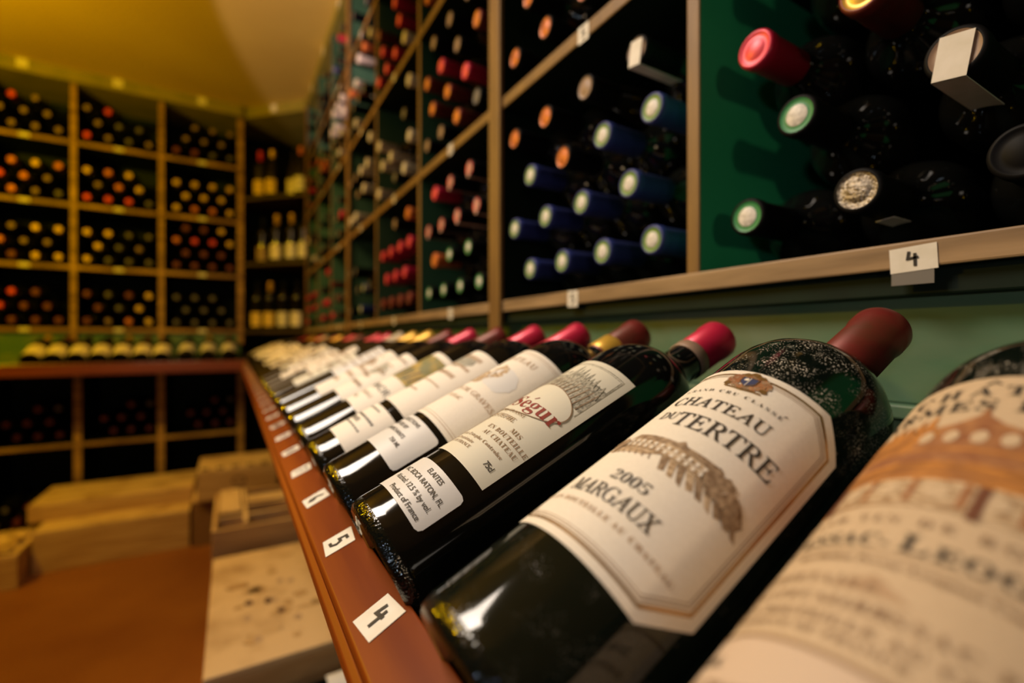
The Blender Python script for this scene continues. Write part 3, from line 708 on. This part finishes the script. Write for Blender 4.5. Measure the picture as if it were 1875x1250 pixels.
def make_estate_label():
    w, h = .098, .117
    p = Print(); p.rect(-w / 2, 0, w / 2, h, paper_g, 0)
    x = w / 2 - .0055
    p.line([(-x, h - .046), (-x, h - .005), (x, h - .005), (x, h - .048)], .0006, engr_g, 2)
    p.rect(-x, h - .0440, x, h - .0060, engr_g, 1)
    p.rect(-.010, h - .0200, x - .001, h - .0065, paper_g, 2)                       # sky
    p.poly([(-.004, h - .022), (.018, h - .022), (.018, h - .015), (.012, h - .0125), (.002, h - .0125), (-.004, h - .015)], paper_g, 3)
    for i in range(4): p.rect(-.002 + i * .005, h - .0205, .0005 + i * .005, h - .0165, engr_g, 4)
    for i in range(9):
        a = .014 + i * .0032; t = h - .0075 - .0012 * i
        p.poly([(a - .003, h - .030), (a + .003, h - .030), (a, t - .003 * (i % 2))], engr_g, 4)
    for i in range(10): p.line([(.004 + i * .004, h - .044), (.010 + i * .0035, h - .026)], .0006, ink_b, 4)
    # oval cartouche holding the name
    ox, oy, rx_, ry_ = .010, .0635, .0330, .0170
    el = [(ox + rx_ * math.cos(t), oy + ry_ * math.sin(t)) for t in [2 * math.pi * i / 48 for i in range(48)]]
    p.poly(el, paper_g, 5)
    p.line([(ox + rx_ * math.cos(t), oy + ry_ * math.sin(t)) for t in [R(-100 + 220 * i / 40) for i in range(41)]], .0006, ink_b, 6)
    p.line([(ox - .004 - .0036 * i, oy - ry_ + .0030 * math.sin(i * .45)) for i in range(12)], .0006, ink_b, 6)
    p.text('Calon', -.0160, .0560, .0105, ink_r, style='bold', layer=7)
    p.text('Segur', .0225, .0520, .0112, ink_r, style='bold', layer=7, space=1.02); p.line([(.0165, .0622), (.0187, .0645)], .0010, ink_r, 7)
    p.text('GRAND CRU CLASSE', .006, .0452, .0024, ink_b, style='bold', layer=7, space=1.2)
    p.text('SAINT-ESTEPHE', .004, .0385, .0036, ink_b, style='bold', layer=7)
    for i, t in enumerate(('MIS', 'EN BOUTEILLE', 'AU CHATEAU')):
        p.text(t, .0310 if i else .0330, .0330 - i * .0052, .0032, ink_b, style='bold', space=1.15, offset=-.004, squeeze=.9)
    p.text('Appellation Saint-Estephe Controlee', .009, .0170, .0024, ink_b, style='bold', space=1.15)
    p.text('Societe Civile Proprietaire', .003, .0125, .0022, ink_b, style='bold'); p.text('PRODUIT DE FRANCE', .006, .0088, .0022, ink_b, style='bold')
    p.text('75cl', .0405, .0085, .0034, ink, style='plain', offset=.02, squeeze=.8)
    return p
def make_import_label(lines, w=.070, h=.034):
    p = Print(); k = .003
    p.poly([(-w/2 + k, 0), (w/2 - k, 0), (w/2 - k*.3, k*.3), (w/2, k), (w/2, h - k), (w/2 - k*.3, h - k*.3), (w/2 - k, h), (-w/2 + k, h), (-w/2, h - k), (-w/2, k)], paper_w, 0)
    for i, (t, u) in enumerate(lines): p.text(t, u, h - .0062 - i * .0064, .0030, ink, style='plain', offset=.012, squeeze=.92)
    return p
RAD = .0395
# bottle 1: warm label with an orange landscape (closest to the lens)
b = counter_bottle(.0430, 'd', 'closest reclining bottle, cream label printed with an orange landscape and pavilion', HI_DUST)
make_carmes_label().build('label', b, .0400, .023, roll=R(-3))
# bottle 2: large eight-sided label with a manor house
b = counter_bottle(.1347, 'd', 'dusty bottle with eight-sided gold-bordered label showing a sepia manor house', HI_DUST)
make_chateau_label().build('label', b, .0400, .0454, roll=R(14))
ring = lathe('neck_ring', [(.0150, .2365, 0), (.0154, .2368, 0), (.0154, .2374, 0), (.0150, .2378, 0)], [FO['gold']], 64)
link('neck_ring', ring, b)
# bottle 3
b = counter_bottle(.2482, 'r', 'bottle with grey-cream engraved label and white importer sticker near its foot', beta=R(24))
make_estate_label().build('label', b, RAD, .0560, roll=R(-17))
make_import_label([('ELAITES', .012), ('INC. BOCA RATON, FL', .008), ('Alcohol: 12.5 % by vol.', .009), ('Product of France', .013)], .066, .0275).build('importer_label', b, RAD, .0185, roll=R(6), label='white rounded importer sticker')
b.children[0].data = lathe('short_capsule', capsule_prof(z0=.262), [FO['crimson'], FO['pink'], FO['pink']], 64)
band = lathe('neck_band', [(.0146, .2545, 0), (.0153, .255, 0), (.0154, .2635, 0), (.0147, .264, 0)], [FO['tan']], 64)
link('neck_band', band, b, label='tan band below the crimson capsule')
def angels_label():
    w, h = .09, .105; p = Print(); p.rect(-w/2, 0, w/2, h, paper, 0); p.line([(-w/2+.004, .004), (w/2-.004, .004), (w/2-.004, h-.004), (-w/2+.004, h-.004)], .0005, ink_l, 1, True)
    p.line([(-w/2+.006, .006), (w/2-.006, .006), (w/2-.006, h-.006), (-w/2+.006, h-.006)], .0003, ink_l, 1, True)
    p.text('CHATEAU', .004, h - .018, .0055, ink_l, space=1.2)
    for a, b2, ru, rv in ((-.018, .060, .012, .010), (-.004, .056, .009, .008), (.006, .068, .007, .009), (-.025, .050, .007, .006)): p.blob(a, b2, ru, rv, engr, 2, seed=int(a * 1000))
    p.blob(.016, .062, .015, .013, paper_w, 2, rag=.08)
    p.text('SMITH-LA FITTE' if False else 'GRAND VIN DE GRAVES', 0, .036, .0045, ink_l); p.text('PESSAC', .004, .026, .0035, ink_l)
    return p
b = counter_bottle(.3350, 'd', 'bottle with pale label of brown sketched figures beside the engraved grey-cream one')
angels_label().build('label', b, RAD, .075, roll=R(2)); link('neck_band', lathe('gold_band', [(.0150, .244, 0), (.0156, .2445, 0), (.0157, .264, 0), (.0152, .2645, 0)], [FO['gold']], 48), b, label='gold band around the maroon capsule')
make_import_label([('DE MAISON SELECTIONS', -.004), ('IMPORTED BY', 0), ('WINE MERCHANTS', .002), ('750 ML', .018)], .075, .036).build('importer_label', b, RAD, .034, label='cream importer label with boxed text')
b = counter_bottle(.4220, 'r', 'bottle with silvery-topped cream label between sketched figures and boxed text')
p = simple_label(.092, .10, paper, 5, 5, ink_l); p.blob(0, .08, .02, .012, engr_g, 2, rag=.1); p.build('label', b, RAD, .075)
q = simple_label(.08, .045, paper, 3, 9, ink); q.text('IMPORTS', 0, .020, .004, ink, style='plain', offset=.02); q.build('importer_label', b, RAD, .022)
b = counter_bottle(.5090, 'r', 'bottle with large letters RINOR on a cream label below a golden landscape print')
p = Print(); p.rect(-.046, 0, .046, .05, paper, 0); p.text('PRINOR', .008, .030, .0085, ink, style='plain'); p.text('VIN DE FRANCE', 0, .018, .004, ink_b); p.text('750 ML', 0, .009, .0035, ink_b)
p.rect(-.046, .050, .046, .112, paper, 0); p.rect(-.020, .054, .045, .104, grass_art, 1)
for i in range(7): p.line([(-.010 + .006 * i, .058), (-.012 + .007 * i, .074 + .004 * (i % 2))], .002, ink, 2)
p.build('label', b, RAD, .055)
names = ['tall cream label with yellow scroll', 'plain cream label with faint script', 'cream label with a small coach drawing', 'cream label with brown crest', 'cream label with a grey chateau drawing', 'white label with thin border',
         'cream label with two text lines', 'narrow white label', 'ivory label with dark crest', 'cream label with square print', 'pale label with long script', 'cream label with a small seal',
         'white label near the corner', 'cream label near the corner', 'ivory label close to the corner shelf', 'pale label close to the corner shelf']
codes = ['d', 'r', 'd', 'y', 'y', 'w', 'r', 'r', 'k', 'd', 'r', 'k', 'y', 'd', 'k', 'w', 'r', 'k', 'y', 'd', 'k', 'r', 'k', 'k', 'd', 'k', 'r', 'k', 'd']
y = .605; i = 0
words = ['sixth', 'seventh', 'eighth', 'ninth', 'tenth', 'eleventh', 'twelfth', 'thirteenth', 'fourteenth', 'fifteenth', 'sixteenth', 'seventeenth', 'eighteenth', 'nineteenth', 'twentieth', 'twenty-first', 'twenty-second', 'twenty-third', 'twenty-fourth', 'twenty-fifth', 'twenty-sixth', 'twenty-seventh', 'twenty-eighth', 'twenty-ninth', 'thirtieth']
while y < 2.98 and i < 25:
    code = codes[i % len(codes)]
    b = counter_bottle(y, code, '%s reclining bottle, cream label, seventh or later along the long counter rail' % words[i] if False else '%s bottle beyond the golden landscape label on the long counter, cream label' % (['first', 'second', 'third', 'fourth', 'fifth'] + words)[i], ME_BODY, foil=cap_mesh(code))
    pm = [paper, paper, paper_w, paper_g][i % 4]
    lo = [.060, .050, .090, .040, .075, .035][i % 6]; hh = [.10, .115, .085, .11, .10, .12][i % 6]
    p = simple_label(.088, hh, pm, 5, i, [ink_b, ink_l, ink_b][i % 3]);
    if i % 3 == 0: p.blob(0, hh * .6, .020, .012, engr_g, 2, seed=i)
    if i % 3 == 1: p.blob(.004, hh * .7, .012, .012, engr_d, 2, seed=i)
    p.build('label', b, .039, lo, step=.006)
    y += .0925 if i < 8 else .100; i += 1

# bottles reclining on the far counter
for n, x in enumerate((-1.12, -.83, -.75, -.665, -.58, -.495, -.41, -.325, -.215, -.115, -.015)):
    o = link('wine_bottle', ME_BODY)
    where = 'three at the right end' if n >= 8 else 'row of seven' if n else 'single'
    tag(o, ('single pale-labelled bottle at the far counter outer end' if n == 0 else '%s reclining bottle of the far counter %s, pale label lit yellow' % (NTH[(n - 1) if n < 8 else n - 8] if (n < 7 or n >= 8) else 'last', 'row of seven' if n < 8 else 'row of three')), 'wine bottle', 'bottles reclining on the far counter')
    be = R(22); c, s = math.cos(be), math.sin(be)
    o.matrix_world = orient((1, 0, 0), (0, s, -c), (0, c, s), (x, CY + .034, H - .100))
    link('capsule', cap_mesh('kydk'[n % 4]), o)
    simple_label(.095, .105 if n < 8 else .09, paper if n < 8 else paper_w, 4, n + 60).build('label', o, .039, .012 if n < 8 else .040, step=.006)

# ------------------------------------------------------------------ put the racked bottles in place
ALLB.sort(key=lambda q: -q[0])
LIMIT = 262
seen = {}
for n, (sc_, face, pos, h, code, lab, grp) in enumerate(ALLB[:LIMIT]):
    o = link('wine_bottle', ME_BURG if code in 'jt' and n % 2 else ME_BODY); tag(o, lab, 'wine bottle', grp)
    o.matrix_world = cell_place(face, pos, h)
    link('capsule', cap_mesh(code, sc_ >= 90), o)
    if sc_ >= 100:      # necks of the nearest cell
        o.data = HI_BODY
    if code == 'x' or (code == 's' and sc_ >= 100) or (code == 'p'):
        bmt = bmesh.new(); w = .0085 if code != 'p' else .0045; r0 = .0160
        tm = sticker if code != 'p' else FO['pink_paper']
        def bb_(x0, x1, y0, y1, z0, z1): bmbox(bmt, (x0, x1), (y0, y1), (z0 - H, z1 - H))
        if code == 's': bb_(-w * .7, w * .7, r0, r0 + .0004, .225, .262)
        else:
            bb_(-w, w, r0, r0 + .0004, .222, .3010); bb_(-w, w, -.0105, r0 + .0004, .3006, .3010)
        bmesh.ops.rotate(bmt, verts=bmt.verts, cent=(0, 0, 0), matrix=Matrix.Rotation(R(rnd.uniform(-12, 20)), 3, 'Z'))
        link('price_strip', mesh_of(bmt, 'price_strip', [tm]), o, label='paper strip over the cap')
bm = bmesh.new(); smats = []
for (sc_, face, pos, h, code, lab, grp) in ALLB[LIMIT:]:
    mt = cell_place(face, pos, h)
    for me in (ME_BODY, cap_mesh(code)):
        n0 = len(bm.verts); f0 = len(bm.faces); bm.from_mesh(me); bm.verts.ensure_lookup_table(); bm.faces.ensure_lookup_table()
        mp = []
        for m_ in me.materials:
            if m_ not in smats: smats.append(m_)
            mp.append(smats.index(m_))
        for v in bm.verts[n0:]: v.co = mt @ v.co
        for f in bm.faces[f0:]: f.material_index = mp[min(f.material_index, len(mp) - 1)]
if len(bm.verts):
    o = link('bottle_stock', mesh_of(bm, 'bottle_stock', smats)); tag(o, 'remaining dark wine bottles lying deep in the distant rack cells and below the counter', 'bottles', kind='stuff')
print('racked bottles', len(ALLB))

# ------------------------------------------------------------------ wooden cases on the floor
def case(x, y, h, lab, lid=True, stamp=True, name='wooden_case', open_top=False, mat=None, sidem=None):
    cx, cy = (x[0] + x[1]) / 2, (y[0] + y[1]) / 2
    o = empty(name, (cx, cy, H + h[0])); tag(o, lab, 'wooden case', 'wooden wine cases on the floor')
    t = .012; mt = mat or crate; sm = sidem or crate_side
    inv = Matrix.Translation(-Vector(o.location))
    def pc(nm, xx, yy, hh, m): 
        p_ = box(nm, xx, yy, hh, m, o, .002); p_.matrix_parent_inverse = inv; return p_
    pc('side_board', x, (y[0], y[0] + t), (h[0], h[1] - t), sm); pc('side_board', x, (y[1] - t, y[1]), (h[0], h[1] - t), sm)
    pc('end_board', (x[0], x[0] + t), (y[0] + t, y[1] - t), (h[0], h[1] - t), sm); pc('end_board', (x[1] - t, x[1]), (y[0] + t, y[1] - t), (h[0], h[1] - t), sm)
    pc('bottom_board', (x[0] + t, x[1] - t), (y[0] + t, y[1] - t), (h[0], h[0] + t), sm)
    if not open_top: pc('lid', x, y, (h[1] - t, h[1]), mt)
    return o, pc
case((-.045, .295), (1.02, 1.54), (-1.0, -.80), 'pine case at the bottom of the stack beside the long counter')
o, pc = case((-.045, .295), (1.00, 1.54), (-.799, -.60), 'stained pale pine case on top of the stack beside the long counter')
pr = Print()
for k in range(16):
    pr.blob(random.uniform(-.12, .08), random.uniform(-.24, .22), random.uniform(.008, .028), random.uniform(.006, .022), crate_side, 1, seed=k)
for k in range(9): pr.blob(random.uniform(-.10, .02), random.uniform(-.22, .05), .008, .012, crate_ink if k % 3 == 0 else ink_l, 2, seed=k + 50)
s = pr.build('stain', o, None, flat=lambda u, v, d: (.125 + u, 1.27 + v, H - .60 + d), base=.0004); s.matrix_parent_inverse = Matrix.Translation(-Vector(o.location)); s['kind'] = 'stuff'
# open case with dark slots
o, pc = case((-.05, .28), (1.575, 1.96), (-1.0, -.525), 'open pine case with divided compartments behind the stained one', open_top=True)
for k in range(3): pc('partition', (-.035, .268), (1.66 + .09 * k, 1.672 + .09 * k), (-.70, -.53), crate)
pc('slot_shade_board', (-.036, .266), (1.589, 1.946), (-.74, -.70), crate_dark)  # dark filler board standing in for the shade down in the slots
for xk in (.03, .17): pc('partition', (xk, xk + .012), (1.59, 1.948), (-.70, -.528), crate)
pc('flap', (.045, .165), (1.765, 1.84), (-.530, -.524), crate); pc('flap', (.185, .265), (1.60, 1.66), (-.530, -.524), crate)
pc('flap', (-.035, .025), (1.69, 1.95), (-.530, -.524), crate)
case((-.165, .20), (2.76, 3.05), (-1.0, -.775), 'shaded brown case under the light stamped case', sidem=M('shadowed_case_side', (0.20, 0.10, 0.04), 0.7))  # sides coloured darker to carry the shadow this case stands in
o, pc = case((-.145, .20), (2.72, 3.05), (-.774, -.63), 'light pine case with a round dark stamp near the far counter')
pr = Print(); pr.blob(0, 0, .030, .022, crate_ink, 1, rag=.1); pr.blob(0, 0, .022, .015, crate_side, 2, rag=.1); pr.rect(-.025, -.035, .03, -.029, crate_ink, 1)
s = pr.build('stamp', o, None, flat=lambda u, v, d: (.03 + u, 2.72 - d, H - .695 + v), base=.0006); s.matrix_parent_inverse = Matrix.Translation(-Vector(o.location))
for k in range(5): pc('slot', (-.13 + k * .065, -.10 + k * .065), (2.735, 2.78), (-.631, -.6285), crate_dark)
case((-.735, -.178), (2.78, 3.10), (-1.0, -.822), 'long yellow-lit pine case lying on the floor before the far counter')
case((-.79, -.172), (2.93, 3.28), (-.821, -.745), 'shallow yellow-topped case resting on the long pine case')
case((-1.16, -.745), (2.66, 3.0), (-1.0, -.86), 'low pine case at the outer end of the row of cases')
o = empty('folded_sack', (-.95, 2.8, H - .859)); tag(o, 'crumpled yellow paper sack lying on the low outer case', 'sack')
bm = bmesh.new(); bmesh.ops.create_grid(bm, x_segments=26, y_segments=14, size=0.5)
for v in bm.verts: v.co = Vector((v.co.x * .36, v.co.y * .26, .012 + .010 * math.sin(v.co.x * 17) * math.cos(v.co.y * 11) + .008 * math.sin(v.co.x * 31 + v.co.y * 20)))
bmesh.ops.solidify(bm, geom=bm.faces[:], thickness=.006)
for f in bm.faces: f.smooth = True
me = mesh_of(bm, 'cloth', [crate]); link('cloth', me, o)
# white-labelled bottle lying on the near case and a lower open case under it
o, pc = case((.02, .32), (.66, .985), (-1.0, -.66), 'grey weathered case nearest the lens beside the counter', mat=M('grey_case_wood', (0.22, 0.19, 0.15), 0.7))
o = link('wine_bottle', ME_BODY); tag(o, 'bottle with plain white label lying on the grey weathered case', 'wine bottle')
o.matrix_world = orient((0, 0, 1), (0, 1, 0), (-1, 0, 0), (.31, .86, H - .66 + .0405)) @ Matrix.Rotation(0, 4, 'Z')
link('capsule', cap_mesh('k'), o)
p = Print(); p.rect(-.11, 0, .11, .13, paper_w, 0); p.build('label', o, .039, .04, step=.006)
